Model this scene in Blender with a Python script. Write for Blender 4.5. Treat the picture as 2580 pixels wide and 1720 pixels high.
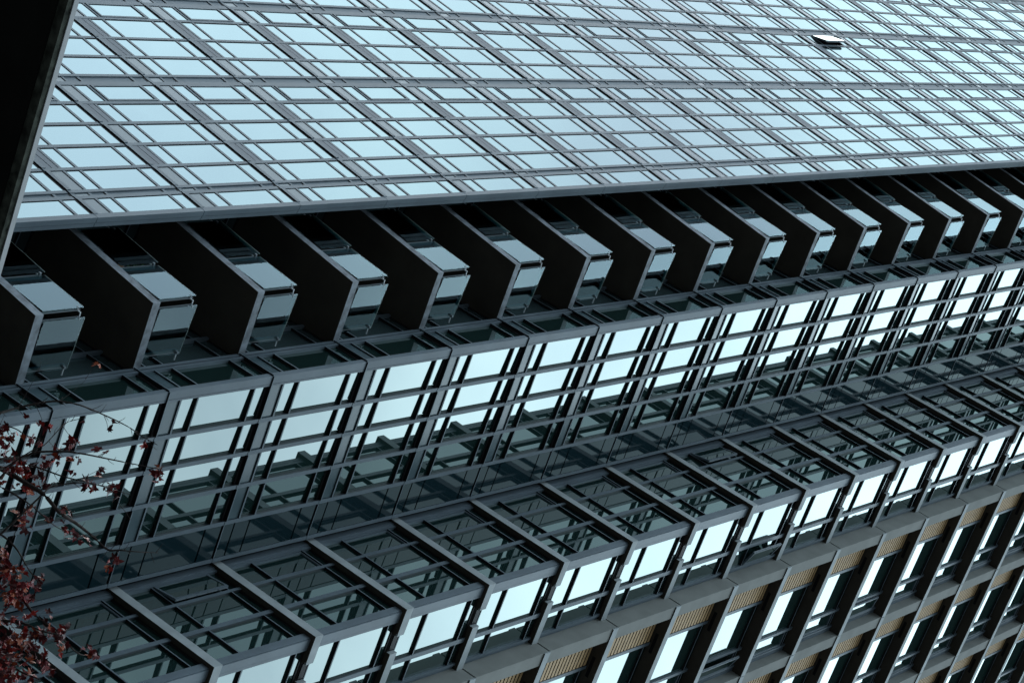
import bpy, bmesh, math, random
from mathutils import Vector, Matrix
random.seed(7)
for o in list(bpy.data.objects): bpy.data.objects.remove(o)
S = bpy.context.scene
COL = S.collection
rad = math.radians

# ------------------------------------------------------------------ camera
EYE = 1.6
PITCH, ROLL, FPX = rad(55.46685), rad(-81.3239), 5983.57
cp, sp, cr, sr = math.cos(PITCH), math.sin(PITCH), math.cos(ROLL), math.sin(ROLL)
fwd = Vector((0, cp, sp)); dwn = Vector((0, sp, -cp)); rgt = Vector((1, 0, 0))
r2 = cr*rgt + sr*dwn
d2 = -sr*rgt + cr*dwn
cam_d = bpy.data.cameras.new('camera')
cam = bpy.data.objects.new('camera', cam_d); COL.objects.link(cam)
M = Matrix.Identity(4)
for i in range(3):
    M[i][0] = r2[i]; M[i][1] = -d2[i]; M[i][2] = -fwd[i]
M[2][3] = EYE
cam.matrix_world = M
cam_d.sensor_width = 36.0; cam_d.sensor_fit = 'HORIZONTAL'
cam_d.lens = FPX/2580*36
cam_d.clip_start = 0.1; cam_d.clip_end = 5000
S.camera = cam
S.render.resolution_x = 1024; S.render.resolution_y = 682

# ------------------------------------------------------------------ light
SUN_EL, SUN_ROT = rad(58), rad(-25)
W = bpy.data.worlds.new('World'); S.world = W; W.use_nodes = True
nt = W.node_tree; nt.nodes.clear()
N = nt.nodes.new
out = N('ShaderNodeOutputWorld'); bg = N('ShaderNodeBackground')
sky = N('ShaderNodeTexSky'); sky.sky_type = 'NISHITA'; sky.sun_disc = False
sky.sun_elevation = SUN_EL; sky.sun_rotation = SUN_ROT
sky.air_density = 1.0; sky.dust_density = 2.0; sky.ozone_density = 1.0; sky.altitude = 50
tc = N('ShaderNodeTexCoord'); mp = N('ShaderNodeMapping'); mp.inputs['Scale'].default_value = (1.0, 1.0, 2.2)
mp.inputs['Location'].default_value = (0.35, 0.1, 0.2)
nz = N('ShaderNodeTexNoise'); nz.inputs['Scale'].default_value = 4.2; nz.inputs['Detail'].default_value = 7; nz.inputs['Roughness'].default_value = 0.5
rp = N('ShaderNodeValToRGB'); rp.color_ramp.elements[0].position = 0.36; rp.color_ramp.elements[1].position = 0.66
rp.color_ramp.elements[0].color = (0.55, 0.55, 0.55, 1); rp.color_ramp.elements[1].color = (0.93, 0.93, 0.93, 1)
mx = N('ShaderNodeMix'); mx.data_type = 'RGBA'
mx.inputs['B'].default_value = (8.0, 10.1, 10.9, 1)          # pale cloud layer over the clear sky
nt.links.new(tc.outputs['Generated'], mp.inputs['Vector']); nt.links.new(mp.outputs['Vector'], nz.inputs['Vector'])
nt.links.new(nz.outputs['Fac'], rp.inputs['Fac'])
nt.links.new(sky.outputs['Color'], mx.inputs['A'])
sep = N('ShaderNodeSeparateXYZ'); mul = N('ShaderNodeMix'); mul.data_type = 'RGBA'; mul.blend_type = 'MULTIPLY'; mul.inputs['Factor'].default_value = 1.0
def ramp(pts):
    r = N('ShaderNodeValToRGB'); e = r.color_ramp.elements
    e[0].position = pts[0][0]; e[0].color = (*[pts[0][1]]*3, 1); e[1].position = pts[-1][0]; e[1].color = (*[pts[-1][1]]*3, 1)
    for p, v in pts[1:-1]:
        k = e.new(p); k.color = (v, v, v, 1)
    nt.links.new(sep.outputs['Z'], r.inputs['Fac']); return r
nt.links.new(tc.outputs['Generated'], sep.inputs['Vector'])
# overcast: dark towards the horizon, bright overhead, the western half clearer and brighter
er_e = ramp([(0.0, 0.07), (0.40, 0.15), (0.58, 0.34), (0.66, 0.70), (0.72, 0.92), (0.77, 1.15), (0.84, 1.6), (0.92, 1.85), (1.0, 1.4)])
er_w = ramp([(0.0, 0.10), (0.40, 0.30), (0.62, 0.95), (0.72, 1.12), (0.82, 0.98), (0.92, 0.95), (1.0, 1.0)])
mr = N('ShaderNodeMapRange'); mr.interpolation_type = 'SMOOTHSTEP'
mr.inputs['From Min'].default_value = 0.45; mr.inputs['From Max'].default_value = -0.45
nt.links.new(sep.outputs['X'], mr.inputs['Value'])
ew = N('ShaderNodeMix'); ew.data_type = 'RGBA'
nt.links.new(mr.outputs['Result'], ew.inputs['Factor']); nt.links.new(er_e.outputs['Color'], ew.inputs['A']); nt.links.new(er_w.outputs['Color'], ew.inputs['B'])
thin = ramp([(0.0, 0.0), (0.70, 0.02), (0.80, 0.16), (0.86, 0.27), (0.93, 0.22), (1.0, 0.2)])     # cloud thins out higher in the west
m1 = N('ShaderNodeMath'); m1.operation = 'MULTIPLY'; nt.links.new(thin.outputs['Color'], m1.inputs[0]); nt.links.new(mr.outputs['Result'], m1.inputs[1])
m2 = N('ShaderNodeMath'); m2.operation = 'SUBTRACT'; m2.use_clamp = True; nt.links.new(rp.outputs['Color'], m2.inputs[0]); nt.links.new(m1.outputs['Value'], m2.inputs[1])
nt.links.new(m2.outputs['Value'], mx.inputs['Factor'])
nt.links.new(mx.outputs['Result'], mul.inputs['A']); nt.links.new(ew.outputs['Result'], mul.inputs['B']); nt.links.new(mul.outputs['Result'], bg.inputs['Color'])
bg.inputs['Strength'].default_value = 0.1
nt.links.new(bg.outputs['Background'], out.inputs['Surface'])
sun_d = bpy.data.lights.new('sun', 'SUN'); sun_d.energy = 0.5; sun_d.angle = rad(30); sun_d.color = (1.0, 0.96, 0.9)
sun = bpy.data.objects.new('sun', sun_d); COL.objects.link(sun)
sv = Vector((math.sin(SUN_ROT)*math.cos(SUN_EL), math.cos(SUN_ROT)*math.cos(SUN_EL), math.sin(SUN_EL)))
sun.rotation_euler = sv.to_track_quat('Z', 'Y').to_euler(); sun.location = sv*200
S.view_settings.view_transform = 'Standard'; S.view_settings.look = 'None'
S.view_settings.exposure = 1.65; S.view_settings.gamma = 1.0
S.render.engine = 'CYCLES'
S.cycles.max_bounces = 8; S.cycles.glossy_bounces = 5; S.cycles.diffuse_bounces = 3; S.cycles.transparent_max_bounces = 12

# ------------------------------------------------------------------ materials
def pmat(name, col, rough=0.5, metal=0.0, ior=1.45, var=0.0, scale=6.0, bump=0.0, spec=0.5, stretch=(1, 1, 1)):
    m = bpy.data.materials.new(name); m.use_nodes = True
    t = m.node_tree; b = t.nodes['Principled BSDF']
    b.inputs['Base Color'].default_value = (*col, 1); b.inputs['Roughness'].default_value = rough
    b.inputs['Metallic'].default_value = metal; b.inputs['IOR'].default_value = ior
    b.inputs['Specular IOR Level'].default_value = spec
    if var or bump:
        g = t.nodes.new('ShaderNodeNewGeometry'); mm = t.nodes.new('ShaderNodeMapping'); mm.inputs['Scale'].default_value = stretch
        n = t.nodes.new('ShaderNodeTexNoise'); n.inputs['Scale'].default_value = scale; n.inputs['Detail'].default_value = 6
        t.links.new(g.outputs['Position'], mm.inputs['Vector']); t.links.new(mm.outputs['Vector'], n.inputs['Vector'])
        if var:
            r = t.nodes.new('ShaderNodeValToRGB')
            r.color_ramp.elements[0].position = 0.3; r.color_ramp.elements[1].position = 0.7
            r.color_ramp.elements[0].color = (*[c*(1-var) for c in col], 1)
            r.color_ramp.elements[1].color = (*[min(1, c*(1+var)) for c in col], 1)
            t.links.new(n.outputs['Fac'], r.inputs['Fac']); t.links.new(r.outputs['Color'], b.inputs['Base Color'])
        if bump:
            bp = t.nodes.new('ShaderNodeBump'); bp.inputs['Strength'].default_value = bump; bp.inputs['Distance'].default_value = 0.01
            t.links.new(n.outputs['Fac'], bp.inputs['Height']); t.links.new(bp.outputs['Normal'], b.inputs['Normal'])
    return m

MT = {}
MT['metal'] = pmat('grey_aluminium', (0.098, 0.126, 0.152), 0.5, 0.0, 1.45, 0.12, 1.6, spec=0.28)
MT['gasket_or_shade'] = pmat('black_gasket_or_shade', (0.008, 0.008, 0.01), 0.6, spec=0.2)  # gaskets and joints; also the shade painted under frames, lips and slats
MT['stem'] = pmat('dark_mullion_stem', (0.022, 0.026, 0.034), 0.5)
MT['glass_edge'] = pmat('glass_edge', (0.26, 0.34, 0.33), 0.3)
MT['rail'] = pmat('brushed_rail', (0.42, 0.45, 0.47), 0.35)
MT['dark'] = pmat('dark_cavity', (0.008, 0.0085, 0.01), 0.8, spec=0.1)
MT['spandrel'] = pmat('spandrel_glass', (0.055, 0.085, 0.10), 0.2, 0.0, 1.45, spec=0.3)
MT['louver_metal'] = pmat('louvre_metal', (0.082, 0.104, 0.132), 0.5, 0, 1.45, 0.08, 3, spec=0.28)
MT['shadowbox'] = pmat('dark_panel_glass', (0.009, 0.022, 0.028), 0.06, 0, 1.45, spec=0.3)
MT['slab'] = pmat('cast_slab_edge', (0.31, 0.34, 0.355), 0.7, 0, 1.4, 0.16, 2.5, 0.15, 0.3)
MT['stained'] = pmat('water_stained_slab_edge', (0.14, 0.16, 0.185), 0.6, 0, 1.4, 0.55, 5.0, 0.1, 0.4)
MT['pier'] = pmat('pale_concrete', (0.22, 0.225, 0.215), 0.85, 0, 1.4, 0.10, 1.8, 0.2, 0.25)
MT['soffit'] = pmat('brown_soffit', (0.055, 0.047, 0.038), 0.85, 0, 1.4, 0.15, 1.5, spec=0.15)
MT['wood'] = pmat('tan_louvre', (0.46, 0.30, 0.15), 0.6, 0, 1.4, 0.12, 5, spec=0.3)
MT['white'] = pmat('pale_metal', (0.14, 0.16, 0.18), 0.45, 0.0, 1.45)
MT['canopy_face'] = pmat('stained_canopy_face', (0.05, 0.055, 0.045), 0.9, 0, 1.4, 0.7, 9, 0.4, 0.2)
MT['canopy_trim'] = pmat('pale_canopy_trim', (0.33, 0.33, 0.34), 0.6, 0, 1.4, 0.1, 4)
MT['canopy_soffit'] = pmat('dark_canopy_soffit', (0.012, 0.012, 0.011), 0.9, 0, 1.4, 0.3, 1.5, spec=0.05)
MT['bark'] = pmat('maple_bark', (0.035, 0.028, 0.026), 0.9, 0, 1.4, 0.4, 30, 0.3, 0.1)
MT['ground'] = pmat('asphalt', (0.05, 0.05, 0.05), 0.95, 0, 1.4, 0.2, 0.5, spec=0.2)
MT['pot'] = pmat('clay_pot', (0.25, 0.12, 0.07), 0.8)
MT['plant'] = pmat('plant_green', (0.07, 0.12, 0.06), 0.6)
LEAF = []
for i, c in enumerate([(0.10, 0.006, 0.007), (0.24, 0.014, 0.010), (0.24, 0.045, 0.012), (0.05, 0.006, 0.007), (0.12, 0.012, 0.016)]):
    LEAF.append(pmat('maple_leaf_%s' % ['crimson', 'scarlet', 'orange', 'maroon', 'rose'][i], c, 0.55, 0, 1.4, 0.35, 60, spec=0.3))

def glass_mat(name, base, ior, rough=0.0, tint=(1, 1, 1), wob=0.0):
    m = bpy.data.materials.new(name); m.use_nodes = True
    t = m.node_tree; t.nodes.clear()
    o = t.nodes.new('ShaderNodeOutputMaterial'); mix = t.nodes.new('ShaderNodeMixShader')
    d = t.nodes.new('ShaderNodeBsdfDiffuse'); d.inputs['Color'].default_value = (*base, 1)
    g = t.nodes.new('ShaderNodeBsdfGlossy'); g.inputs['Roughness'].default_value = rough; g.inputs['Color'].default_value = (*tint, 1)
    f = t.nodes.new('ShaderNodeFresnel'); f.inputs['IOR'].default_value = ior
    if wob:
        ge = t.nodes.new('ShaderNodeNewGeometry'); n = t.nodes.new('ShaderNodeTexNoise'); n.inputs['Scale'].default_value = 0.7; n.inputs['Detail'].default_value = 1
        b = t.nodes.new('ShaderNodeBump'); b.inputs['Strength'].default_value = wob; b.inputs['Distance'].default_value = 0.02
        t.links.new(ge.outputs['Position'], n.inputs['Vector']); t.links.new(n.outputs['Fac'], b.inputs['Height'])
        t.links.new(b.outputs['Normal'], g.inputs['Normal']); t.links.new(b.outputs['Normal'], f.inputs['Normal'])
    t.links.new(f.outputs['Fac'], mix.inputs['Fac']); t.links.new(d.outputs['BSDF'], mix.inputs[1]); t.links.new(g.outputs['BSDF'], mix.inputs[2])
    t.links.new(mix.outputs['Shader'], o.inputs['Surface'])
    return m
MT['glass'] = glass_mat('mirror_glass', (0.010, 0.013, 0.014), 2.8, 0.0, (0.80, 0.98, 1.0), 0.14)
MT['glass_bay'] = glass_mat('bay_window_glass', (0.010, 0.025, 0.024), 2.7, 0.0, (0.86, 0.97, 0.955), 0.0)
MT['door_glass'] = glass_mat('balcony_door_glass', (0.035, 0.055, 0.06), 1.8, 0.0, (0.8, 0.95, 1.0))
m = bpy.data.materials.new('clear_guard_glass'); m.use_nodes = True
t = m.node_tree; t.nodes.clear()
o_ = t.nodes.new('ShaderNodeOutputMaterial'); mix = t.nodes.new('ShaderNodeMixShader')
tr = t.nodes.new('ShaderNodeBsdfTransparent'); tr.inputs['Color'].default_value = (0.80, 0.90, 0.88, 1)
gl = t.nodes.new('ShaderNodeBsdfGlossy'); gl.inputs['Roughness'].default_value = 0.0; gl.inputs['Color'].default_value = (0.66, 0.84, 0.90, 1); fr = t.nodes.new('ShaderNodeFresnel'); fr.inputs['IOR'].default_value = 1.5
t.links.new(fr.outputs['Fac'], mix.inputs['Fac']); t.links.new(tr.outputs['BSDF'], mix.inputs[1]); t.links.new(gl.outputs['BSDF'], mix.inputs[2]); t.links.new(mix.outputs['Shader'], o_.inputs['Surface'])
MT['guard'] = m

# ------------------------------------------------------------------ mesh helpers
ROOT = Vector((0.0, 36.0, 0.0))          # base of the tower
class Fr:
    """a facade plane: O plan origin, u along, n outward"""
    def __init__(s, O, ang, n):
        s.O = Vector((O[0], O[1])); s.u = Vector((math.cos(ang), math.sin(ang))); s.n = Vector((s.u.y, -s.u.x))
        if s.n.dot(Vector(n)) < 0: s.n = -s.n
    def p(s, a, o, z):
        q = s.O + s.u*a + s.n*o
        return Vector((q.x-ROOT.x, q.y-ROOT.y, z))
class MB:
    def __init__(s): s.v = []; s.f = []; s.m = []; s.mats = []
    def mi(s, k):
        if k not in s.mats: s.mats.append(k)
        return s.mats.index(k)
    def hexa(s, c, mat, under=None, sides=None):
        """c: 8 corners, bottom 4 (ccw) then top 4"""
        b = len(s.v); s.v += [tuple(x) for x in c]
        F = [(0, 3, 2, 1), (4, 5, 6, 7), (0, 1, 5, 4), (1, 2, 6, 5), (2, 3, 7, 6), (3, 0, 4, 7)]
        for k, f in enumerate(F):
            s.f.append(tuple(b+i for i in f))
            mm = mat
            if k == 0 and under: mm = under
            s.m.append(s.mi(mm))
    def box(s, fr, a0, a1, o0, o1, z0, z1, mat, under=None):
        P = fr.p
        s.hexa([P(a0, o0, z0), P(a1, o0, z0), P(a1, o1, z0), P(a0, o1, z0), P(a0, o0, z1), P(a1, o0, z1), P(a1, o1, z1), P(a0, o1, z1)], mat, under)
    def prism(s, pts, z0, z1, mat, under=None, side=None):
        b = len(s.v); n = len(pts)
        s.v += [(p[0]-ROOT.x, p[1]-ROOT.y, z0) for p in pts] + [(p[0]-ROOT.x, p[1]-ROOT.y, z1) for p in pts]
        s.f.append(tuple(b+i for i in range(n))[::-1]); s.m.append(s.mi(under or mat))
        s.f.append(tuple(b+n+i for i in range(n))); s.m.append(s.mi(mat))
        for i in range(n):
            j = (i+1) % n
            s.f.append((b+i, b+j, b+n+j, b+n+i)); s.m.append(s.mi(side or mat))
    def tube(s, pts, rads, mat, seg=6):
        b = len(s.v); n = len(pts)
        for i, p in enumerate(pts):
            d = (pts[min(i+1, n-1)] - pts[max(i-1, 0)]).normalized()
            x = d.orthogonal().normalized(); y = d.cross(x)
            for k in range(seg):
                a = 2*math.pi*k/seg
                s.v.append(tuple(p + (x*math.cos(a)+y*math.sin(a))*rads[i]))
        for i in range(n-1):
            for k in range(seg):
                k2 = (k+1) % seg
                s.f.append((b+i*seg+k, b+i*seg+k2, b+(i+1)*seg+k2, b+(i+1)*seg+k)); s.m.append(s.mi(mat))
        s.f.append(tuple(b+k for k in range(seg))[::-1]); s.m.append(s.mi(mat))
        s.f.append(tuple(b+(n-1)*seg+k for k in range(seg))); s.m.append(s.mi(mat))
    def mesh(s, name):
        me = bpy.data.meshes.new(name)
        me.from_pydata(s.v, [], s.f)
        for k in s.mats: me.materials.append(MT[k] if isinstance(k, str) else k)
        for p, i in zip(me.polygons, s.m): p.material_index = i
        bm = bmesh.new(); bm.from_mesh(me); bmesh.ops.recalc_face_normals(bm, faces=bm.faces); bm.to_mesh(me); bm.free()
        me.update()
        return me
def add(name, me, parent=None, z=0.0, label=None, kind=None):
    if isinstance(me, MB): me = me.mesh(name)
    o = bpy.data.objects.new(name, me); COL.objects.link(o)
    if parent is not None: o.parent = parent
    o.location.z = z
    if label: o['label'] = label
    if kind: o['kind'] = kind
    return o
def thing(name, label, cat, loc=(0, 0, 0), group=None):
    o = bpy.data.objects.new(name, None); COL.objects.link(o); o.location = loc; o.empty_display_size = 0.5
    o['label'] = label; o['category'] = cat
    if group: o['group'] = group
    return o
def project(v):
    """world point -> pixels of the 2580 wide photograph (only used to rank windows by size)"""
    w = Vector(v) - Vector((0, 0, EYE)); dz = w.dot(fwd)
    if dz < 0.1: return None
    return 1290+FPX*w.dot(r2)/dz, 860+FPX*w.dot(d2)/dz

# ------------------------------------------------------------------ ground
g = MB(); gs = 900
g.v = [(-gs-ROOT.x, -gs-ROOT.y, 0), (gs-ROOT.x, -gs-ROOT.y, 0), (gs-ROOT.x, gs-ROOT.y, 0), (-gs-ROOT.x, gs-ROOT.y, 0)]
g.f = [(0, 1, 2, 3)]; g.m = [g.mi('ground')]
go = add('ground', g, kind='structure'); go.location = (ROOT.x, ROOT.y, 0)

# ------------------------------------------------------------------ tower: planes recovered from the photograph
H = 3.0
D0 = (-3.45346, 31.22846); C0 = (-0.03174, 30.17711); A0 = (5.14199, 30.25447); G0 = (-1.69789, 30.20688)
zD, zG, zC, zA, zF = 32.4754+EYE, 29.7180+EYE, 29.5394+EYE, 32.9566+EYE, 32.962+EYE   # level of floor line 0
CAMD = (0.0, -1.0)
tD = rad(-47.85623); tC = rad(33.67253); tA = rad(-55.58)
fD = Fr(D0, tD+math.pi, (-0.6, -0.8))        # long curtain wall, a grows away from its corner
fDq = Fr(D0, tD+math.pi/2, (0.7, -0.7))      # its end face
fV2 = Fr(C0, tC, (0.55, -0.83))
fI2 = Fr(C0, tC+math.pi/2, (-0.83, -0.55))
fI1 = Fr(A0, tA+math.pi, (-0.8, -0.55))
fV1 = Fr(A0, tA+math.pi/2, (0.55, -0.83))
tower = thing('apartment_tower', 'tall glass and grey aluminium apartment tower with stepped corners, balconies and concrete framed bays', 'tower', ROOT)

FL_LO, FL_HI = -4, 25
# ---- long curtain wall
COLS = [(0.136, 0.640), (0.942, 1.603), (1.708, 2.405), (2.515, 3.207), (3.318, 3.994), (4.110, 4.750),
        (5.190, 5.890), (5.990, 6.705), (6.800, 7.570), (7.672, 8.300), (8.755, 9.500), (9.625, 10.320), (10.445, 11.250), (11.400, 12.080)]
BANDS = [(0.640, 0.942), (4.750, 5.190), (8.300, 8.755), (12.080, 12.520)]
MULL = [(1.603, 1.708), (2.405, 2.515), (3.207, 3.318), (3.994, 4.110), (5.890, 5.990), (6.705, 6.800), (7.570, 7.672), (9.500, 9.625), (10.320, 10.445), (11.250, 11.400)]
SASH = {5, 9, 13}
def split_type(c, n):
    near = {2, 4, 7, 8, 11}; far = {3, 8, 12}
    return c in (near if n < 11 - c*0.3 else far)
def d_unit(mb, gl, spn, a0, a1, split, sash, jut, mull, opened=False):
    f = fD
    mb.box(f, a0, a1, -0.06, 0.012+jut, 0.012, 0.118, 'metal', 'gasket_or_shade')
    mb.box(f, a0, a1, -0.10, -0.012, 2.940, 3.012, 'gasket_or_shade')
    if split:
        spn.box(f, a0, a1, -0.06, 0.004, 0.120, 0.272, 'louver_metal', 'gasket_or_shade')
        spn.box(f, a0, a1, -0.06, -0.012, 0.274, 0.296, 'gasket_or_shade')
        spn.box(f, a0, a1, -0.06, 0.0, 0.298, 0.452, 'louver_metal')
    else:
        spn.box(f, a0, a1, -0.06, -0.010, 0.120, 0.452, 'spandrel')
    zs = ((0.478, 0.550), (0.925, 0.998), (2.535, 2.610))
    for z0, z1 in zs:
        mb.box(f, a0, a1, -0.06, 0.0, z0, z1, 'metal', 'gasket_or_shade')  # frame undersides painted black as shade
        mb.box(f, a0, a1, -0.06, -0.006, z0-0.014, z0-0.0006, 'gasket_or_shade')
    mb.box(f, a0, a0+0.007, -0.06, -0.004, 0.552, 0.924, 'gasket_or_shade')
    mb.box(f, a1-0.008, a1, -0.06, -0.004, 0.552, 0.924, 'gasket_or_shade')
    mb.box(f, a1-0.008, a1, -0.06, -0.004, 1.0, 2.533, 'gasket_or_shade'); mb.box(f, a1-0.008, a1, -0.06, -0.004, 2.612, 2.953, 'gasket_or_shade')
    gl.box(f, a0+0.0072, a1-0.0082, -0.05, -0.013, 0.551, 0.924, 'glass')
    gl.box(f, a0, a1-0.0082, -0.05, -0.013, 2.611, 2.939, 'glass')
    if sash:
        if opened:
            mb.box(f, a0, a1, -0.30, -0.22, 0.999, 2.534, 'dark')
        else:
            w = 0.055
            mb.box(f, a0+0.012, a0+w+0.012, -0.05, 0.012, 1.05, 2.50, 'metal'); mb.box(f, a1-w, a1-0.010, -0.05, 0.012, 1.05, 2.50, 'metal')
            mb.box(f, a0+0.012, a1-0.010, -0.05, 0.0145, 1.012, 1.068, 'metal', 'gasket_or_shade'); mb.box(f, a0+0.012, a1-0.010, -0.05, 0.0145, 2.482, 2.530, 'metal')
            mb.box(f, a0, a0+0.0115, -0.06, -0.002, 0.999, 2.534, 'gasket_or_shade')
            gl.box(f, a0+w+0.0125, a1-w-0.0005, -0.05, -0.004, 1.0685, 2.4815, 'glass')
    else:
        gl.box(f, a0, a1-0.0082, -0.05, -0.013, 0.999, 2.534, 'glass')
    if mull:
        m0, m1 = mull
        mb.box(f, m0+0.012, m1, -0.08, 0.0035, 0.012, 2.952, 'metal'); mb.box(f, m0+0.0005, m0+0.0115, -0.08, -0.004, 0.006, 2.962, 'gasket_or_shade')
cands = []
for n in range(FL_LO, FL_HI):
    for c, (a0, a1) in enumerate(COLS):
        pts = [project(fD.p(a, 0, zD+H*n+z) + Vector((ROOT.x, ROOT.y, 0))) for a in (a0, a1) for z in (0, H)]
        if any(p is None for p in pts): continue
        xs = [p[0] for p in pts]; ys = [p[1] for p in pts]
        cx = sum(xs)/4; cy = sum(ys)/4
        inside = -60 < cx < 2640 and -40 < cy < 1760 and cx > 200 - cy*0.29
        area = abs((pts[3][0]-pts[0][0])*(pts[2][1]-pts[1][1]) - (pts[3][1]-pts[0][1])*(pts[2][0]-pts[1][0]))
        near = -900 < cx < 3400 and -900 < cy < 1900
        if near: cands.append((area if inside else 0, n, c))
cands.sort(reverse=True)
top = {(n, c) for a, n, c in cands[:99] if a > 0}
top.add((14, 9))
variant = {}
rest = MB()
for a, n, c in cands:
    a0, a1 = COLS[c]; sp_ = split_type(c, n); sa = c in SASH
    mull = None
    for mlt in MULL:
        if abs(mlt[1]-a0) < 1e-6: mull = mlt
    k = random.choice((0.0, 0.002, 0.004, 0.006, 0.009))
    if (n, c) == (14, 9):
        mb, gl, spn = MB(), MB(), MB()
        d_unit(mb, gl, spn, a0, a1, sp_, True, 0.01, mull, True)
        z = zD+H*n
        un = add('curtain_wall_window', mb, tower, z, 'curtain wall window with its casement sash swung open')
        add('pane', gl, un); add('spandrel', spn, un)
        sm = MB()                       # side hung sash, hinged on its far jamb, opened outward
        ang = rad(14)
        hinge = fD.p(a1-0.008, 0.022, 0)
        fs = Fr((hinge.x+ROOT.x, hinge.y+ROOT.y), math.atan2(-fD.u.y, -fD.u.x), fD.n)
        uu = (-fD.u)*math.cos(ang) + fD.n*math.sin(ang)
        fs.u = Vector((uu.x, uu.y)); nn = fD.u*math.sin(ang) + fD.n*math.cos(ang); fs.n = Vector((nn.x, nn.y))
        wd = a1-a0-0.004
        for (q0, q1, z0, z1) in ((0, 0.03, 1.01, 2.53), (wd-0.03, wd, 1.01, 2.53), (0.0305, wd-0.0305, 1.01, 1.05), (0.0305, wd-0.0305, 2.49, 2.53)):
            sm.box(fs, q0, q1, -0.06, 0.0, z0, z1, 'metal')
        sm.box(fs, 0.0305, wd-0.0305, -0.04, -0.003, 1.0505, 2.4895, 'glass')
        add('sash', sm, un)
        continue
    if (n, c) in top:
        key = (c, sp_, k)
        if key not in variant:
            mb, gl, spn = MB(), MB(), MB()
            d_unit(mb, gl, spn, a0, a1, sp_, sa, k, mull)
            variant[key] = (mb.mesh('curtain_wall_window'), gl.mesh('pane'), spn.mesh('spandrel'))
        ms = variant[key]
        un = add('curtain_wall_window', ms[0], tower, zD+H*n); add('pane', ms[1], un); add('spandrel', ms[2], un)
    else:
        b0 = len(rest.v)
        d_unit(rest, rest, rest, a0, a1, sp_, sa, k, mull)
        for i in range(b0, len(rest.v)):
            v = rest.v[i]; rest.v[i] = (v[0], v[1], v[2]+zD+H*n)
add('curtain_wall_window', rest, tower, 0, 'smaller windows of the curtain wall seen farther up', 'stuff')
# flat metal pilaster bands
for (b0, b1) in BANDS:
    w = b1-b0
    pb = MB(); f = fD
    for n in range(FL_LO, FL_HI):
        z = zD+H*n
        def bx(a0, a1, o0, o1, z0, z1, m, u=None): pb.box(f, a0, a1, o0, o1, z+z0, z+z1, m, u)
        bx(b1-0.088, b1, -0.08, 0.0035, 0.014, 2.958, 'metal', 'gasket_or_shade'); bx(b1-0.097, b1-0.0885, -0.08, -0.03, 0.014, 2.958, 'gasket_or_shade')
        r1 = b0+w*0.32
        bx(b0+0.0, r1, -0.08, 0.0025, 0.014, 2.958, 'metal', 'gasket_or_shade')
        bx(b0-0.009, b0-0.0005, -0.08, -0.004, 0.014, 2.958, 'gasket_or_shade')
        for (z0, z1) in ((0.014, 0.118), (0.478, 0.550), (0.925, 0.998), (2.535, 2.610)):
            bx(r1+0.0005, b1-0.0975, -0.08, -0.006, z0, z1, 'metal', 'gasket_or_shade')  # black bottom faces paint in the shade under each bar
            if z0 > 0.1: bx(r1+0.0005, b1-0.0975, -0.08, -0.016, z0-0.02, z0-0.0006, 'gasket_or_shade')
        bx(r1+0.0005, b1-0.0975, -0.08, -0.018, 0.119, 0.457, 'spandrel')
        for (z0, z1) in ((0.551, 0.904), (0.999, 2.514), (2.611, 2.955)): bx(r1+0.0005, b1-0.0975, -0.08, -0.024, z0, z1, 'metal')
        bx(b0, b1, -0.12, -0.02, 2.959, 3.013, 'gasket_or_shade')
    add('pilaster', pb, tower)
# corner trim of the curtain wall
tb = MB()
for n in range(FL_LO-7, FL_HI):
    z = zD+H*n
    tb.box(fD, -0.0, 0.136, -0.112, 0.005, z+0.007, z+2.993, 'metal')
    tb.box(fD, 0.01, 0.136, -0.209, -0.124, z+0.007, z+2.993, 'metal')
    tb.box(fD, 0.02, 0.120, -0.20, -0.02, z-0.006, z+0.006, 'gasket_or_shade')
    tb.box(fD, 0.016, 0.130, -0.1235, -0.1125, z+0.007, z+2.993, 'gasket_or_shade')
add('corner_trim', tb, tower)
tb = MB()
for n in range(FL_LO-7, FL_HI):
    tb.box(fD, 12.522, 12.70, -0.22, 0.005, zD+H*n+0.004, zD+H*n+2.996, 'metal')
add('corner_trim', tb, tower)
# dark walls behind the cladding, down to the ground
zt = zD+H*FL_HI
def cwall(*a):
    c = MB(); c.box(*a); add('core_wall', c, tower)
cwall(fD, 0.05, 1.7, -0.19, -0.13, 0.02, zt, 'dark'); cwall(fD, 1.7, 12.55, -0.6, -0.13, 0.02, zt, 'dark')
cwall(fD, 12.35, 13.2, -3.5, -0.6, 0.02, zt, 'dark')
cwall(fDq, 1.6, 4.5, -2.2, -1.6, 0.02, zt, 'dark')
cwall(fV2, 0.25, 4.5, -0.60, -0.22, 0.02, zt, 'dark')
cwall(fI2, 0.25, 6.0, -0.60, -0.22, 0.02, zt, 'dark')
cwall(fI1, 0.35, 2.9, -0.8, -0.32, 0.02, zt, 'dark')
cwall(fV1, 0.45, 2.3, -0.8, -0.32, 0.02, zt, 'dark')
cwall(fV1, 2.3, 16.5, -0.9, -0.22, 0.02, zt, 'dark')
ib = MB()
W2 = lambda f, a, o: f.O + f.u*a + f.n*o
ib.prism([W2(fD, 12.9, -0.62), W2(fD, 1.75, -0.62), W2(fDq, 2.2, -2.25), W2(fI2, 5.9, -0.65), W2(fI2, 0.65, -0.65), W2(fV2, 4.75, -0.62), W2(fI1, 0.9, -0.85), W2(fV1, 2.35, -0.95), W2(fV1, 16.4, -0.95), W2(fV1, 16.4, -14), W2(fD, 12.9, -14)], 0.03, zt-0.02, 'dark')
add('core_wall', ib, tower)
rf = MB()
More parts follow.
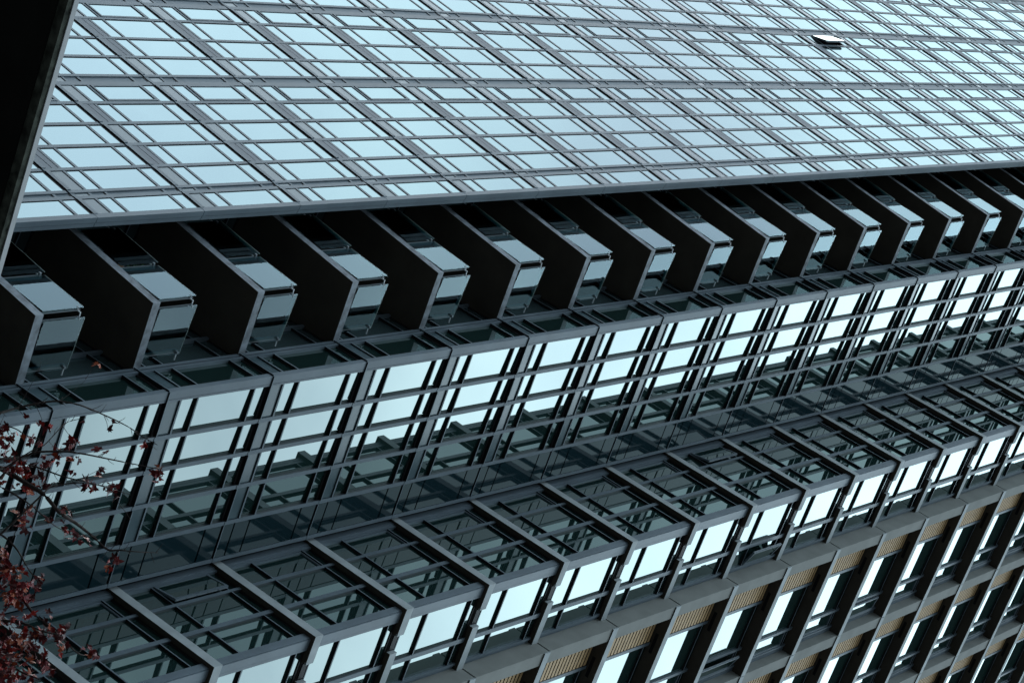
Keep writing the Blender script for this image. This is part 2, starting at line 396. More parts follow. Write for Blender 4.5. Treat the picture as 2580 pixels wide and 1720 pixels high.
rf.prism([(fD.O+fD.u*12.6-fD.n*0.1), (fD.O-fD.n*0.2), (fI2.O+fI2.u*3-fI2.n*0.1), (fI2.O-fI2.n*0.1), (fV2.O+fV2.u*4.2), (fI1.O-fI1.n*.2), (fV1.O+fV1.u*2.3), (fV1.O+fV1.u*16-fV1.n*.1), (fV1.O+fV1.u*16-fV1.n*14), (fD.O+fD.u*12.6-fD.n*14)], zt, zt+0.5, 'slab')
add('roof', rf, tower)

# ---- projecting bay: wide face (fV2), return (fI2)
def deep_window(mb, gl, f, a0, a1, base, glass='glass_bay', spn=None, e=0.062, zf=((0.41, 0.455), (0.90, 0.937), (2.55, 2.583)), zl=0.03, zh=2.93, low=True, tilt=0.0):
    """frames stand e proud of the glass"""
    b = base
    if low:
        mb.box(f, a0, a1, b-e-0.04, b+0.002, 0.006, 0.032, 'metal', 'gasket_or_shade')
        mb.box(f, a0, a1, b+0.0021, b+0.030, 0.004, 0.030, 'metal', 'gasket_or_shade')
        (spn or mb).box(f, a0, a1, b-e-0.04, b-0.028, 0.033, 0.409, 'spandrel')
    for (z0, z1) in zf: mb.box(f, a0, a1, b-e-0.04, b, z0, z1, 'metal', 'gasket_or_shade')  # underside of each frame coloured black to stand for its shade
    prev = zf[0][1] if low else zl
    edges = []
    seq = list(zf[1:]) if low else list(zf)
    for (z0, z1) in seq: edges.append((prev, z0)); prev = z1
    edges.append((prev, zh))
    k = math.tan(tilt)*(a1-a0)/2
    for (z0, z1) in edges:
        P = f.p; y0, y1 = z0+0.0005, z1-0.0005
        gl.hexa([P(a0, b-e-0.05, y0), P(a1, b-e-0.05, y0), P(a1, b-e-k, y0), P(a0, b-e+k, y0), P(a0, b-e-0.05, y1), P(a1, b-e-0.05, y1), P(a1, b-e-k, y1), P(a0, b-e+k, y1)], glass)
    mb.box(f, a0, a1, b-e-0.06, b-e+0.02, zh, 2.995, 'gasket_or_shade')
def mullion(mb, f, m0, m1, o, z0, z1):
    mb.box(f, m0, m1, o-0.016, o, z0, z1, 'metal'); mb.box(f, m0+0.004, m1-0.004, -0.20, o-0.0165, z0, z1, 'stem')
V2COLS = [(0.222, 0.868), (1.036, 1.655), (1.755, 2.435), (2.520, 3.190)]
V2MUL = [(0.945, 1.036), (1.665, 1.755), (2.430, 2.520), (3.262, 3.350)]
NB = range(-5, 19)
vm = []
for (a0, a1), (m0, m1) in zip([(0.222, 0.945), (1.036, 1.665), (1.755, 2.430), (2.520, 3.262)], V2MUL):
    mb, gl, spn = MB(), MB(), MB()
    deep_window(mb, gl, fV2, a0, a1, 0.0, spn=spn, tilt=rad(1.7))
    mullion(mb, fV2, m0, m1, 0.0035, 0.006, 2.985)
    vm.append((mb.mesh('bay_window'), gl.mesh('pane'), spn.mesh('spandrel')))
pm = MB()
for (z0, z1) in ((0.033, 0.330), (0.375, 0.806), (0.850, 2.440), (2.487, 2.952)):
    pm.box(fV2, 3.352, 4.127, -0.15, -0.010, z0, z1, 'shadowbox')
pm.box(fV2, 3.352, 4.12, -0.16, -0.060, 0.01, 2.99, 'gasket_or_shade')
pm.box(fV2, 3.352, 4.127, -0.15, 0.002, 0.006, 0.031, 'metal', 'gasket_or_shade')
pm = pm.mesh('blank_panel')
im, ig, isn = MB(), MB(), MB()
deep_window(im, ig, fI2, 0.122, 0.80, 0.0, spn=isn)
im.box(fI2, 0.80, 0.86, -0.16, 0.004, 0.006, 2.985, 'metal'); im.box(fI2, 0.90, 0.98, -0.16, 0.002, 0.006, 2.985, 'metal'); im.box(fI2, 0.86, 0.90, -0.16, -0.02, 0.006, 2.985, 'gasket_or_shade')
im, ig, isn = im.mesh('narrow_window'), ig.mesh('pane'), isn.mesh('spandrel')
dm, dg = MB(), MB()
for (a0, a1) in ((1.0, 1.75), (1.82, 2.7), (2.77, 3.8)):
    deep_window(dm, dg, fI2, a0, a1, -0.04, glass='door_glass')
    dm.box(fI2, a1, a1+0.07, -0.2, -0.03, 0.006, 2.985, 'metal')
# glazed door wall across the back of the balcony
fB = Fr((D0[0]+fDq.u.x*0, D0[1]), tD+math.pi/2, (0.7, -0.7))
for (a0, a1) in ((0.22, 0.85), (0.92, 1.65)):
    deep_window(dm, dg, fDq, a0, a1, -1.25, glass='door_glass')
    dm.box(fDq, a1, a1+0.07, -1.41, -1.24, 0.006, 2.985, 'metal')
dm, dg = dm.mesh('balcony_door'), dg.mesh('pane')
for n in NB:
    z = zC+H*n
    for mbm, glm, spm in vm:
        w = add('bay_window', mbm, tower, z); add('pane', glm, w); add('spandrel', spm, w)
    add('blank_panel', pm, tower, z)
    w = add('narrow_window', im, tower, z); add('pane', ig, w); add('spandrel', isn, w)
    w = add('balcony_door', dm, tower, z); add('pane', dg, w)
ct = MB()
for n in range(-12, 24):
    z = zC+H*n
    ct.box(fV2, 0.0, 0.170, -0.12, 0.004, z+0.012, z+2.985, 'metal'); ct.box(fV2, 0.179, 0.221, -0.16, 0.002, z+0.012, z+2.985, 'metal')
    ct.box(fV2, 0.168, 0.181, -0.16, -0.008, z+0.012, z+2.985, 'gasket_or_shade')
    ct.box(fV2, 0.012, 0.21, -0.30, -0.02, z-0.015, z+0.012, 'gasket_or_shade')
    ct.box(fV2, 0.0, 0.221, 0.0041, 0.030, z+0.006, z+0.034, 'metal', 'gasket_or_shade'); ct.box(fI2, 0.0, 0.98, 0.0045, 0.030, z+0.0065, z+0.0335, 'metal', 'gasket_or_shade')
add('corner_trim', ct, tower)
ct = MB()
for n in range(-12, 24): ct.box(fV2, 4.128, 4.215, -0.16, 0.004, zC+H*n+0.006, zC+H*n+2.990, 'metal')
add('inner_trim', ct, tower)

# ---- balconies
uPD = -fD.u; uQD = Vector((-uPD.y, uPD.x))
gq = lambda p, q: Vector((D0[0], D0[1])) + uPD*p + uQD*q       # p outward past the corner, q back from the curtain wall
cq = lambda q, p: Vector((C0[0], C0[1])) + fV2.u*q + fV2.n*p
G = Vector(G0)
gp = (G-Vector(D0)).dot(uPD); gqv = (G-Vector(D0)).dot(uQD)
TS = 0.20
def along(a, b, ta, tb, off=0.0, refl=1):
    d = (b-a).normalized(); nrm = Vector((d.y, -d.x))*refl
    return a+d*ta+nrm*off, a+d*tb+nrm*off
Pend = gq(-1.6, gqv); Qend = cq(-0.035, -0.952)
sl = MB()
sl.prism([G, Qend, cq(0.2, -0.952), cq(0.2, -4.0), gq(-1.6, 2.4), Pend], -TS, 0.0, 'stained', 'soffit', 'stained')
# thin drip lip under the edge
dP = (Pend-G).normalized(); dQ = (Qend-G).normalized()
def wall_strip(mb, a, b, out_n, o0, o1, z0, z1, mat):
    d = (b-a).normalized()
    q = [a+out_n*o0, b+out_n*o0, b+out_n*o1, a+out_n*o1]
    mb.hexa([(p.x-ROOT.x, p.y-ROOT.y, z0) for p in q] + [(p.x-ROOT.x, p.y-ROOT.y, z1) for p in q], mat)
nP = -uQD; nQ = Vector((dQ.y, -dQ.x))
if nQ.dot(uPD) < 0: nQ = -nQ
slm = sl.mesh('balcony')
def guard_panel(a, d, n_, t0, t1, z0=0.03, z1=1.04, tilt=0.0):
    e_ = math.tan(rad(tilt))*(t1-t0); a = a + d*t0; t1 -= t0; t0 = 0.0; d = (d*t1 - n_*e_).normalized(); n_ = Vector((d.y, -d.x)) if Vector((d.y, -d.x)).dot(n_) > 0 else Vector((-d.y, d.x))
    g_ = MB(); wall_strip(g_, a+d*t0, a+d*t1, n_, 0.008, 0.022, z0, z1, 'guard'); wall_strip(g_, a+d*t0, a+d*t1, n_, 0.006, 0.024, z1+0.0005, z1+0.007, 'glass_edge'); return g_.mesh('guard_pane')
gpan = [guard_panel(G, dP, nP, 0.075, 1.17, tilt=2.6), guard_panel(G, dP, nP, 1.20, 2.40), guard_panel(G, dQ, nQ, 0.13, (Qend-G).length-0.14, tilt=3.2)]
pst = []
def posts():
    for (d, n_, t_) in ((dP, nP, 0.10), (dQ, nQ, 0.15), (dP, nP, 1.185), (dP, nP, 2.38), (dQ, nQ, (Qend-G).length-0.2)):
        a = G+d*t_; p_ = MB()
        wall_strip(p_, a-d*0.025, a+d*0.025, n_, -0.045, -0.035, 0.0, 0.985, 'white')
        wall_strip(p_, a-d*0.022, a+d*0.022, n_, -0.0345, 0.027, 0.90, 0.94, 'white')
        pst.append(p_.mesh('guard_post'))
posts()
hr = MB()
wall_strip(hr, G+dP*0.06, G+dP*3.3, nP, -0.095, -0.075, 0.978, 1.0, 'rail')
wall_strip(hr, G+dQ*0.06, Qend, nQ, -0.075, -0.055, 0.9785, 1.0005, 'rail')
c_ = G - nP*0.05 - nQ*0.05
hr = hr.mesh('handrail')
for n in range(-5, 24):
    b = add('balcony', slm, tower, zG+H*n)
    for gm in gpan: add('guard_pane', gm, b)
    for pm3 in pst: add('guard_post', pm3, b)
    add('handrail', hr, b)

# ---- lower wing: ledges, recessed corner windows
E1 = 0.09
lm = MB()
Bq = 2.96
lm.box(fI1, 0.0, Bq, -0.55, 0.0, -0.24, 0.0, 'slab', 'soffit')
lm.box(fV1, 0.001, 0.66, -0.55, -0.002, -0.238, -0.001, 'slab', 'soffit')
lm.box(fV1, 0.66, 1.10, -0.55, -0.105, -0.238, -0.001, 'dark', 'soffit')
lm.box(fV1, 0.70, 1.06, -0.104, -0.085, -0.20, -0.04, 'gasket_or_shade')
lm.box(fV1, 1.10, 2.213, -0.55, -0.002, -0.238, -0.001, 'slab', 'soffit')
lm.box(fV1, 0.61, 0.66, -0.04, 0.004, -0.2385, -0.17, 'slab')
# second thin step in the soffit
lm = lm.mesh('ledge')
ZF = ((0.80, 0.838), (2.43, 2.462))
def lw(f, a0, a1, m=None):
    mb, gl = MB(), MB()
    deep_window(mb, gl, f, a0, a1, -E1, e=0.056, zf=ZF, zl=0.03, zh=2.70, low=False)
    mb.box(f, a0, a1, -E1-0.16, -E1, 0.002, 0.03, 'metal')
    if m: mullion(mb, f, m[0], m[1], -E1+0.0035, 0.002, 2.757)
    return mb.mesh('corner_window'), gl.mesh('pane')
I1W = [lw(fI1, 0.292, 1.114, (1.114, 1.217)), lw(fI1, 1.217, 2.02, (2.02, 2.093)), lw(fI1, 2.093, 2.72)]
V1W = [lw(fV1, 0.37, 1.40, (1.40, 1.515)), lw(fV1, 1.515, 2.06)]
def sash_mesh(f, a0, a1, ang, out, z0, z1, hinge_hi, glass):
    h = f.p(a1 if hinge_hi else a0, out, 0); sg = -1 if hinge_hi else 1
    fs = Fr((h.x+ROOT.x, h.y+ROOT.y), 0, (1, 0))
    uu = f.u*sg*math.cos(ang) + f.n*math.sin(ang); nn = -f.u*sg*math.sin(ang) + f.n*math.cos(ang)
    fs.u = Vector((uu.x, uu.y)); fs.n = Vector((nn.x, nn.y)); wd = a1-a0
    sm = MB(); t = 0.05
    for (q0, q1, y0, y1) in ((0, t, z0, z1), (wd-t, wd, z0, z1), (t+.001, wd-t-.001, z0, z0+t), (t+.001, wd-t-.001, z1-t, z1)):
        sm.box(fs, q0, q1, -0.055, 0.0, y0, y1, 'metal')
    for k in range(5):
        y = z0 + (z1-z0)*(k+0.5)/5
        sm.box(fs, wd, wd+0.006, -0.048, -0.03, y-0.13, y+0.13, 'white')
    sm.box(fs, t+.001, wd-t-.001, -0.035, -0.012, z0+t+.001, z1-t-.001, glass)
    return sm
closed = MB()
for (q0, q1, y0, y1) in ((2.11, 2.145, 0.85, 2.42), (2.675, 2.71, 0.85, 2.42), (2.1455, 2.6745, 0.85, 0.885), (2.1455, 2.6745, 2.385, 2.42)):
    closed.box(fI1, q0, q1, -E1-0.09, -E1-0.028, y0, y1, 'metal')
closed = closed.mesh('sash')
bars = MB()
for (q0, q1) in ((0.11, 0.205), (0.210, 0.290)):
    bars.box(fI1, q0, q1, -E1-0.16, -E1 + (0.003 if q0 < 0.2 else 0.0), 0.001, 2.758, 'metal')
bars.box(fI1, 0.2045, 0.2105, -E1-0.16, -E1-0.008, 0.001, 2.758, 'gasket_or_shade')
for (q0, q1) in ((0.1105, 0.298), (0.304, 0.369)):
    bars.box(fV1, q0, q1, -E1-0.16, -E1 + (0.003 if q0 < 0.2 else 0.0), 0.001, 2.758, 'metal')
bars.box(fV1, 0.2975, 0.3045, -E1-0.16, -E1-0.008, 0.001, 2.758, 'gasket_or_shade')
jb1 = MB(); jb1.box(fI1, 2.721, 2.80, -E1-0.16, -E1+0.012, 0.001, 2.758, 'metal'); jb1.box(fI1, 2.80, 2.955, -E1-0.16, -E1+0.03, 0.001, 2.758, 'metal')
jb2 = MB(); jb2.box(fV1, 2.06, 2.125, -E1-0.16, -E1+0.006, 0.001, 2.758, 'metal'); jb2.box(fV1, 2.125, 2.213, -E1-0.16, -E1-0.03, 0.001, 2.758, 'metal')
bars = bars.mesh('corner_trim'); jb1 = jb1.mesh('jamb'); jb2 = jb2.mesh('jamb')
NA = range(-3, 17)
for n in NA:
    z = zA+H*n
    add('ledge', lm, tower, z); add('corner_trim', bars, tower, z); add('jamb', jb1, tower, z); add('jamb', jb2, tower, z)
    for k, (mbm, glm) in enumerate(I1W):
        w = add('corner_window', mbm, tower, z); 
        add('pane', glm, w)
        if k == 2:
            if n in (0, 7):
                w['label'] = 'dark corner window with its casement sash swung open'
                add('sash', sash_mesh(fI1, 2.11, 2.71, rad(7 if n == 0 else 9), -E1+0.02, 0.86, 2.41, True, 'glass_bay'), w)
            else: add('sash', closed, w)
    for k, (mbm, glm) in enumerate(V1W):
        w = add('corner_window', mbm, tower, z); add('pane', glm, w)
        if k == 1 and n == 7:
            w['label'] = 'corner window with its casement sash standing open'
            add('sash', sash_mesh(fV1, 1.53, 2.04, rad(21), -E1+0.02, 0.86, 2.40, True, 'glass_bay'), w)

# ---- concrete framed bays
PW = 0.375
PIERS = [(2.215, 2.56), (5.715, 6.09), (9.20, 9.575), (12.69, 13.065), (16.18, 16.55)]
for i, (q0, q1) in enumerate(PIERS):
    pb = MB()
    for n in range(-14, 23):
        z = zF+H*n
        pb.box(fV1, q0, q1, -0.60, PW, z+0.026, z+2.974, 'pier'); pb.box(fV1, q0+0.02, q1-0.02, -0.6, PW-0.03, z-0.026, z+0.026, 'gasket_or_shade')
    add('pier', pb, tower)
NW = range(-9, 23)
bayx = [(PIERS[i][1], PIERS[i+1][0]) for i in range(3)]
bm_ = []
for (q0, q1) in bayx:
    sb = MB(); f = fV1; e0 = q0-0.345; e1 = q1+0.005 if q1 < 12 else q1+0.3
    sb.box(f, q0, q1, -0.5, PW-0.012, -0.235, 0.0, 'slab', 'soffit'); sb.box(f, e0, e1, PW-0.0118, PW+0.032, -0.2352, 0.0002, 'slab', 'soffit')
    sb.box(f, q0+0.55, q0+1.12, 0.16, 0.25, -0.24, -0.2352, 'dark'); sb.box(f, q0+0.52, q0+1.15, 0.13, 0.28, -0.238, -0.2353, 'soffit')
    sb = sb.mesh('floor_slab')
    lv = MB()
    nsl = 17
    lv.box(f, q0, q0+0.825, -0.2, 0.045, 0.001, 2.764, 'gasket_or_shade')
    for k in range(nsl):
        z0 = 0.03 + k*0.1585
        lv.box(f, q0+0.0, q0+0.822, 0.087, 0.105, z0, z0+0.110, 'wood', 'gasket_or_shade')  # slat undersides coloured black, shade painted in between the slats
    lv = lv.mesh('louvre_panel')
    mb, gl = MB(), MB()
    lo = q0+0.828
    mb.box(f, lo, lo+0.022, -0.15, 0.11, 0.001, 2.764, 'gasket_or_shade'); mb.box(f, lo+0.0225, lo+0.125, -0.15, 0.105, 0.001, 2.764, 'metal')
    a0 = lo+0.126; a1 = q0+2.365
    mb.box(f, a1, a1+0.09, -0.15, 0.1035, 0.001, 2.764, 'metal')
    b0 = a1+0.091; b1 = q1-0.205
    mb.box(f, b1, b1+0.07, -0.15, 0.106, 0.001, 2.764, 'metal'); mb.box(f, b1+0.0705, b1+0.11, -0.15, 0.06, 0.001, 2.764, 'gasket_or_shade'); mb.box(f, b1+0.111, q1, -0.15, 0.085, 0.001, 2.764, 'metal')
    for (c0, c1) in ((a0, a1), (b0, b1)):
        mb.box(f, c0, c1, -0.15, 0.10, 0.001, 0.05, 'metal'); mb.box(f, c0, c1, -0.15, 0.10, 2.50, 2.535, 'metal', 'gasket_or_shade')
        gl.box(f, c0, c1, -0.04, 0.045, 0.0505, 2.4995, 'glass_bay'); gl.box(f, c0, c1, -0.04, 0.045, 2.5355, 2.763, 'glass_bay')
    for (y0, y1) in ((0.10, 0.14), (2.42, 2.455)):
        mb.box(f, b0+0.005, b1-0.005, 0.0455, 0.08, y0, y1, 'metal')
    mb.box(f, b1-0.045, b1-0.005, 0.0455, 0.078, 0.1405, 2.4195, 'metal')
    bm_.append((sb, lv, mb.mesh('recessed_window'), gl.mesh('pane'), b0, b1))
for n in NW:
    for i, (sb, lv, wm, pm_, b0, b1) in enumerate(bm_):
        z = zA+H*n
        add('floor_slab', sb, tower, z)
        w = add('recessed_window', wm, tower, z); add('pane', pm_, w); add('louvre_panel', lv, tower, z)
        if i == 0 and n in (7, 10):
            w['label'] = 'recessed window with its narrow casement standing open'
            add('sash', sash_mesh(fV1, b0+0.01, b1-0.01, rad(22 if n == 7 else 8), 0.11, 0.15, 2.41, True, 'glass_bay'), w)

# ------------------------------------------------------------------ canopy on the low wing beside the tower
hc = 16.0
cdir = Vector((math.cos(rad(33.687)), math.sin(rad(33.687))))
cpt = Vector((-3.6951, 15.1966))*(hc/16.0)
fc = Fr(cpt, rad(33.687), (0.55, -0.83))
can = thing('canopy', 'near black canopy underside with a thin pale edge strip, seen from below beside the tower', 'canopy', (cpt.x, cpt.y, 0))
def cbox(name, a0, a1, o0, o1, z0, z1, mat):
    b = MB(); b.box(fc, a0, a1, o0, o1, z0, z1, mat)
    o = add(name, b, can); o.location = (ROOT.x-cpt.x, ROOT.y-cpt.y, 0); return o
zc = hc+EYE
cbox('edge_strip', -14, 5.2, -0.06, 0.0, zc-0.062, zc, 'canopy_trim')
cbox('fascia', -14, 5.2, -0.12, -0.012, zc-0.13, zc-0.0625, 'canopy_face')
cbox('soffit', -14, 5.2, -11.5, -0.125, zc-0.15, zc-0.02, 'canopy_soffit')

# ------------------------------------------------------------------ maple tree in the foreground
def px(u, v, dist):
    """a point at a given distance along a sight line of the photograph"""
    d = (r2*((u-1290)/FPX) + d2*((v-860)/FPX) + fwd).normalized()
    return Vector((0, 0, EYE)) + d*dist
rt = random.Random(3)
tb = px(-420, 1620, 12.6); TR = Vector((tb.x, tb.y, 0))
tree = thing('maple_tree', 'maple tree with sparse dark red and orange autumn leaves on thin bare twigs', 'tree', TR)
tm = MB()
def w2(p): return p - TR
def smooth(pts, k=5):
    o = []
    for i in range(len(pts)-1):
        p0 = pts[max(i-1, 0)]; p1 = pts[i]; p2 = pts[i+1]; p3 = pts[min(i+2, len(pts)-1)]
        for j in range(k):
            t = j/k
            o.append(0.5*((2*p1) + (p2-p0)*t + (2*p0-5*p1+4*p2-p3)*t*t + (3*p1-p0-3*p2+p3)*t**3))
    o.append(pts[-1]); return o
def branch(pts, ra, rb, mat='bark'):
    p = smooth([w2(q) for q in pts]); n = len(p)
    tm.tube(p, [ra+(rb-ra)*i/(n-1) for i in range(n)], mat, 7); return p
top_t = tb + Vector((0, 0, 0.6))
trunk = MB()
tp = smooth([Vector((0, 0, 0)), Vector((0.12, 0.05, 2.2)), Vector((0.02, -0.06, 4.6)), Vector((-0.1, 0.06, 7.0)), w2(top_t)])
trunk.tube(tp, [0.20-0.14*i/(len(tp)-1) for i in range(len(tp))], 'bark', 12)
for i in range(12):
    trunk.v[i] = (trunk.v[i][0]*1.6, trunk.v[i][1]*1.6, trunk.v[i][2])
add('trunk', trunk, tree)
DB = 13.0
lines = [
 ([(0, 1040), (45, 1027), (105, 1014), (150, 1011), (200, 1020), (260, 1044), (320, 1073), (360, 1100), (396, 1120)], 13.1, .0055, .0016),
 ([(0, 1156), (60, 1150), (90, 1139), (160, 1137), (210, 1143), (265, 1154), (310, 1163), (345, 1170), (402, 1181)], 12.8, .006, .0016),
 ([(-60, 1150), (17, 1188), (60, 1213), (110, 1245), (150, 1290), (195, 1320), (235, 1352), (272, 1384), (300, 1385), (345, 1389), (398, 1392)], 13.0, .013, .0012),
 ([(40, 1160), (65, 1168), (110, 1182), (160, 1200), (215, 1213), (270, 1228), (330, 1246)], 12.9, .005, .0012),
 ([(108, 1244), (125, 1228), (145, 1222), (190, 1216), (240, 1220), (280, 1226)], 12.95, .004, .0012),
 ([(-30, 1205), (0, 1225), (40, 1247), (75, 1270), (110, 1300), (140, 1325), (180, 1345)], 13.2, .005, .0015),
 ([(0, 1178), (8, 1180), (40, 1160), (80, 1135), (112, 1120), (150, 1080), (170, 1063), (215, 1052)], 12.7, .004, .0012),
 ([(-40, 1060), (0, 1068), (40, 1080), (70, 1098), (110, 1105)], 13.0, .004, .0012),
 ([(-60, 1400), (0, 1425), (40, 1470), (80, 1540), (130, 1580), (190, 1640), (215, 1650)], 13.1, .010, .002),
 ([(-80, 1560), (0, 1562), (60, 1570), (110, 1590), (160, 1600)], 12.9, .008, .002),
 ([(-50, 1330), (0, 1345), (40, 1380), (70, 1430), (100, 1470)], 13.0, .006, .002),
 ([(-60, 1640), (0, 1660), (50, 1690), (100, 1710)], 13.0, .008, .003),
]
roots = []
for pl, dist, ra, rb in lines:
    ps = [px(u, v, dist + 0.10*math.sin(i*1.3) ) for i, (u, v) in enumerate(pl)]
    ra *= 1.25; rb *= 1.25
    branch(ps, ra, rb); roots.append((ps[0], ra))
for p0, ra in roots:                      # join every branch back to the trunk
    s0 = tb + Vector((rt.uniform(-.05, .05), rt.uniform(-.05, .05), rt.uniform(-0.5, 0.5)))
    mid = (p0+s0)/2 + Vector((0, 0, 0.10))
    branch([s0, mid, p0], ra*1.7, ra)
twigs = []
for pl, dist, ra, rb in lines:
    for i in range(len(pl)-1):
        for k in range(2):
            if rt.random() < 0.75:
                t_ = rt.random(); u = pl[i][0]+(pl[i+1][0]-pl[i][0])*t_; v = pl[i][1]+(pl[i+1][1]-pl[i][1])*t_
                L = rt.uniform(8, 34); sgn = rt.choice((-1, 1))
                e1 = (u+L*rt.uniform(.2, .9), v+sgn*L*rt.uniform(.3, .9))
                branch([px(u, v, dist), px((u+e1[0])/2+rt.uniform(-3, 3), (v+e1[1])/2, dist+rt.uniform(-.05, .05)), px(e1[0], e1[1], dist+rt.uniform(-.12, .12))], 0.0020, 0.0008)
                twigs.append((e1, dist))
for a, b, d_ in [((150, 1011), (215, 958), 13.1), ((45, 1027), (95, 935), 13.1), ((95, 935), (104, 910), 13.1), ((262, 1047), (272, 1082), 13.1), ((88, 1018), (108, 1065), 13.1), ((43, 1028), (62, 1054), 13.1),
               ((230, 1032), (260, 1018), 13.1), ((300, 1061), (316, 1051), 13.1), ((330, 1080), (332, 1112), 13.1), ((215, 955), (238, 915), 13.1), ((250, 1150), (268, 1135), 12.8), ((192, 1210), (245, 1185), 12.9), ((282, 1228), (300, 1270), 12.9), ((300, 1270), (330, 1310), 12.9), ((272, 1384), (252, 1410), 13), ((252, 1410), (280, 1425), 13)]:
    branch([px(*a, d_), px((a[0]+b[0])/2+2, (a[1]+b[1])/2, d_+.03), px(*b, d_)], 0.0019, 0.0008)
add('branches', tm, tree)
# leaves
LOBES = [(0, 0), (0.10, 0.10), (0.36, 0.02), (0.30, 0.16), (0.52, 0.30), (0.38, 0.36), (0.46, 0.58), (0.24, 0.52), (0.16, 0.66), (0.13, 0.86), (0, 1.0)]
OUT = LOBES + [(-x, y) for x, y in LOBES[-2:0:-1]]
lf = MB()
def leaf(c, size, mat):
    n = Vector((rt.gauss(0, 1), rt.gauss(0, 1), rt.gauss(0, 1)+0.3)).normalized()
    tip = Vector((rt.gauss(0, 1), rt.gauss(0, 1), rt.gauss(0, 1)-0.9)); tip = (tip - n*tip.dot(n)).normalized()
    sd = n.cross(tip); cur = rt.uniform(-0.5, 0.5); fold = rt.uniform(0.0, 0.7); asym = rt.uniform(.7, 1.1)
    b = len(lf.v)
    for (x, y) in OUT:
        j = 1+rt.uniform(-.12, .12)
        p = c + sd*(x*size*asym*j) + tip*(y*size*j) + n*(size*(abs(x)*fold + cur*y*y*0.6 + rt.uniform(-.04, .04)))
        lf.v.append(tuple(p))
    mid = len(lf.v); lf.v.append(tuple(c + tip*size*0.45 + n*size*cur*0.1))
    k = len(OUT); mi = lf.mi(mat)
    for i in range(k):
        lf.f.append((b+i, b+(i+1) % k, mid)); lf.m.append(mi)
def cluster(u, v, r_, n_, dist, bright=0.3, s0=.028, s1=.058):
    for _ in range(n_):
        a = rt.uniform(0, 6.283); q = r_*math.sqrt(rt.random())
        c = px(u+q*math.cos(a), v+q*math.sin(a)*1.1, dist+rt.uniform(-.25, .25))
        m_ = rt.choice((LEAF[1], LEAF[2])) if rt.random() < bright else rt.choice((LEAF[0], LEAF[3], LEAF[4], LEAF[0], LEAF[3]))
        leaf(w2(c), rt.uniform(s0, s1), m_)
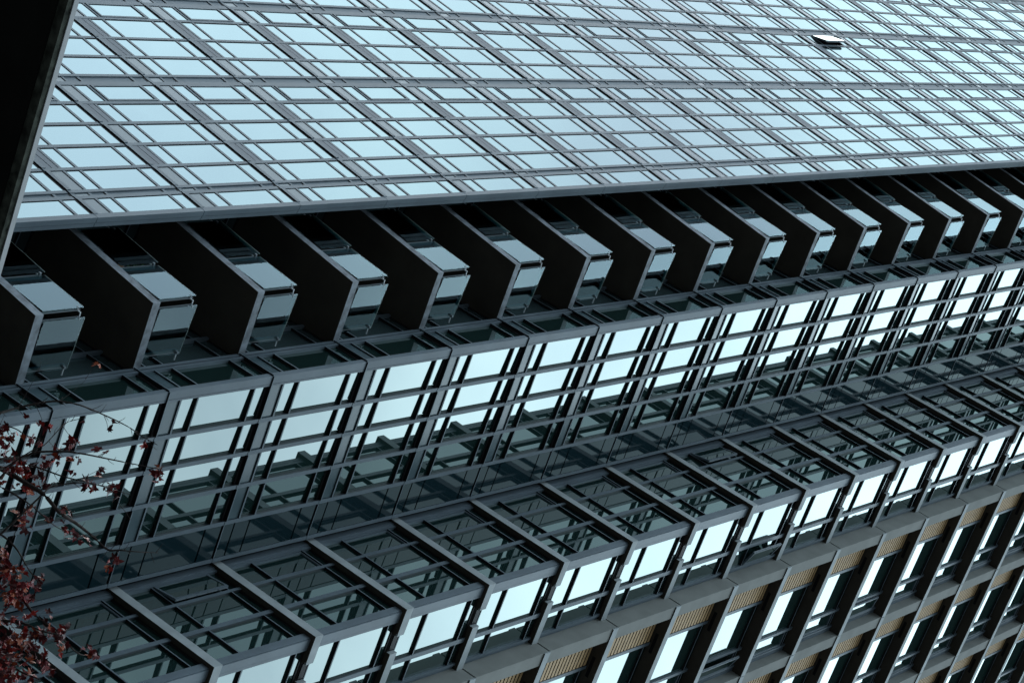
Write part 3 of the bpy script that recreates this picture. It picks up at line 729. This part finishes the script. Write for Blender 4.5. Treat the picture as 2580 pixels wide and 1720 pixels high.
for (u, v, r_, n_, b_) in [(258, 912, 9, 2, 1.0), (8, 1085, 24, 12, .2), (12, 1108, 22, 12, .3), (45, 1090, 12, 4, .5), (67, 1053, 5, 1, .4), (70, 1067, 4, 1, .2), (106, 1074, 12, 4, .6), (125, 1080, 10, 2, .2), (80, 1096, 9, 3, .2),
     (108, 1112, 8, 2, .5), (75, 1113, 6, 1, .1), (176, 1115, 16, 7, .1), (188, 1125, 10, 4, .1), (206, 1062, 8, 1, .4), (265, 1080, 7, 1, .6), (280, 1070, 4, 1, .3), (5, 1130, 14, 5, .2), (20, 1130, 8, 2, .3),
     (140, 1132, 9, 3, .7), (130, 1150, 17, 8, .2), (112, 1168, 14, 5, .1), (145, 1158, 8, 3, .2), (192, 1155, 9, 3, .3), (176, 1150, 8, 2, .2), (190, 1188, 9, 2, .2), (48, 1165, 22, 14, .3), (35, 1180, 20, 10, .3), (65, 1190, 14, 5, .4),
     (15, 1150, 14, 4, .2), (258, 1130, 8, 2, .1), (272, 1138, 4, 1, .1), (402, 1185, 15, 7, .3), (395, 1200, 12, 5, .3), (368, 1122, 10, 3, .5), (254, 1197, 6, 1, .3), (238, 1193, 4, 1, .1), (248, 1176, 5, 1, .1),
     (72, 1198, 9, 3, .7), (88, 1215, 11, 3, .8), (105, 1203, 9, 3, .1), (126, 1215, 8, 2, .1), (32, 1227, 5, 1, .1), (52, 1220, 9, 3, .4), (75, 1235, 12, 4, .9), (100, 1230, 8, 2, .5), (5, 1205, 12, 5, .2),
     (218, 1212, 10, 4, .1), (232, 1225, 12, 5, .2), (232, 1240, 9, 2, .6), (282, 1220, 8, 2, .5), (285, 1235, 16, 8, .2), (265, 1240, 7, 2, .1), (300, 1250, 8, 2, .2),
     (75, 1275, 12, 5, .4), (60, 1290, 16, 8, .4), (70, 1320, 14, 6, .4), (50, 1325, 10, 4, .2), (130, 1315, 9, 3, .6), (160, 1285, 12, 4, .2), (170, 1295, 8, 3, .3), (165, 1325, 12, 5, .2), (195, 1355, 18, 9, .2), (220, 1365, 8, 3, .3), (175, 1340, 8, 3, .1),
     (275, 1425, 10, 4, .8), (290, 1415, 7, 3, .2), (10, 1395, 22, 22, .3), (25, 1440, 26, 28, .3), (60, 1445, 12, 5, .8), (55, 1490, 28, 24, .4), (20, 1480, 28, 22, .3), (100, 1465, 18, 11, .1), (40, 1510, 22, 16, .5), (78, 1500, 16, 8, .3),
     (70, 1550, 14, 7, .7), (120, 1540, 8, 3, .1), (35, 1555, 8, 3, .8), (10, 1560, 20, 12, .2), (110, 1590, 24, 20, .3), (150, 1600, 22, 20, .25), (170, 1578, 12, 7, .2), (60, 1600, 28, 28, .2), (20, 1620, 30, 34, .25), (75, 1640, 26, 26, .2),
     (30, 1665, 28, 30, .4), (100, 1665, 24, 20, .2), (160, 1635, 14, 8, .2), (225, 1645, 14, 8, .1), (245, 1655, 8, 4, .2), (20, 1700, 30, 30, .3), (70, 1710, 24, 14, .2), (125, 1690, 10, 5, .2), (-20, 1520, 26, 22, .3), (-20, 1650, 30, 30, .2)]:
    cluster(u, v, r_*0.95, n_, 13.0, b_)
add('leaves', lf, tree)

# ------------------------------------------------------------------ pot plant on a balcony
zf_ = zG+H*1; d_ = (r2*((322-1290)/FPX) + d2*((678-860)/FPX) + fwd); pp = d_*((zf_+0.42-EYE)/d_.z)
pl_ = thing('potted_plant', 'small green plant in a pot behind the glass balcony guard', 'plant', (pp.x, pp.y, zf_))
pm2 = MB(); pm2.tube([Vector((0, 0, 0.0)), Vector((0, 0, 0.22))], [0.09, 0.12], 'pot', 12)
add('pot', pm2, pl_)
pf = MB()
for _ in range(60):
    a = rt.uniform(0, 6.28); r_ = rt.uniform(.02, .15); h = rt.uniform(.25, .8)
    c = Vector((r_*math.cos(a), r_*math.sin(a), h)); n = Vector((rt.gauss(0, 1), rt.gauss(0, 1), 1)).normalized(); x = n.orthogonal().normalized(); y = n.cross(x); s_ = rt.uniform(.03, .06)
    b = len(pf.v); pf.v += [tuple(c-x*s_), tuple(c+y*s_*.5), tuple(c+x*s_), tuple(c-y*s_*.5)]; pf.f.append((b, b+1, b+2, b+3)); pf.m.append(pf.mi('plant'))
pf.tube([Vector((0, 0, .2)), Vector((.01, .02, .75))], [.008, .004], 'bark', 5)
add('foliage', pf, pl_)
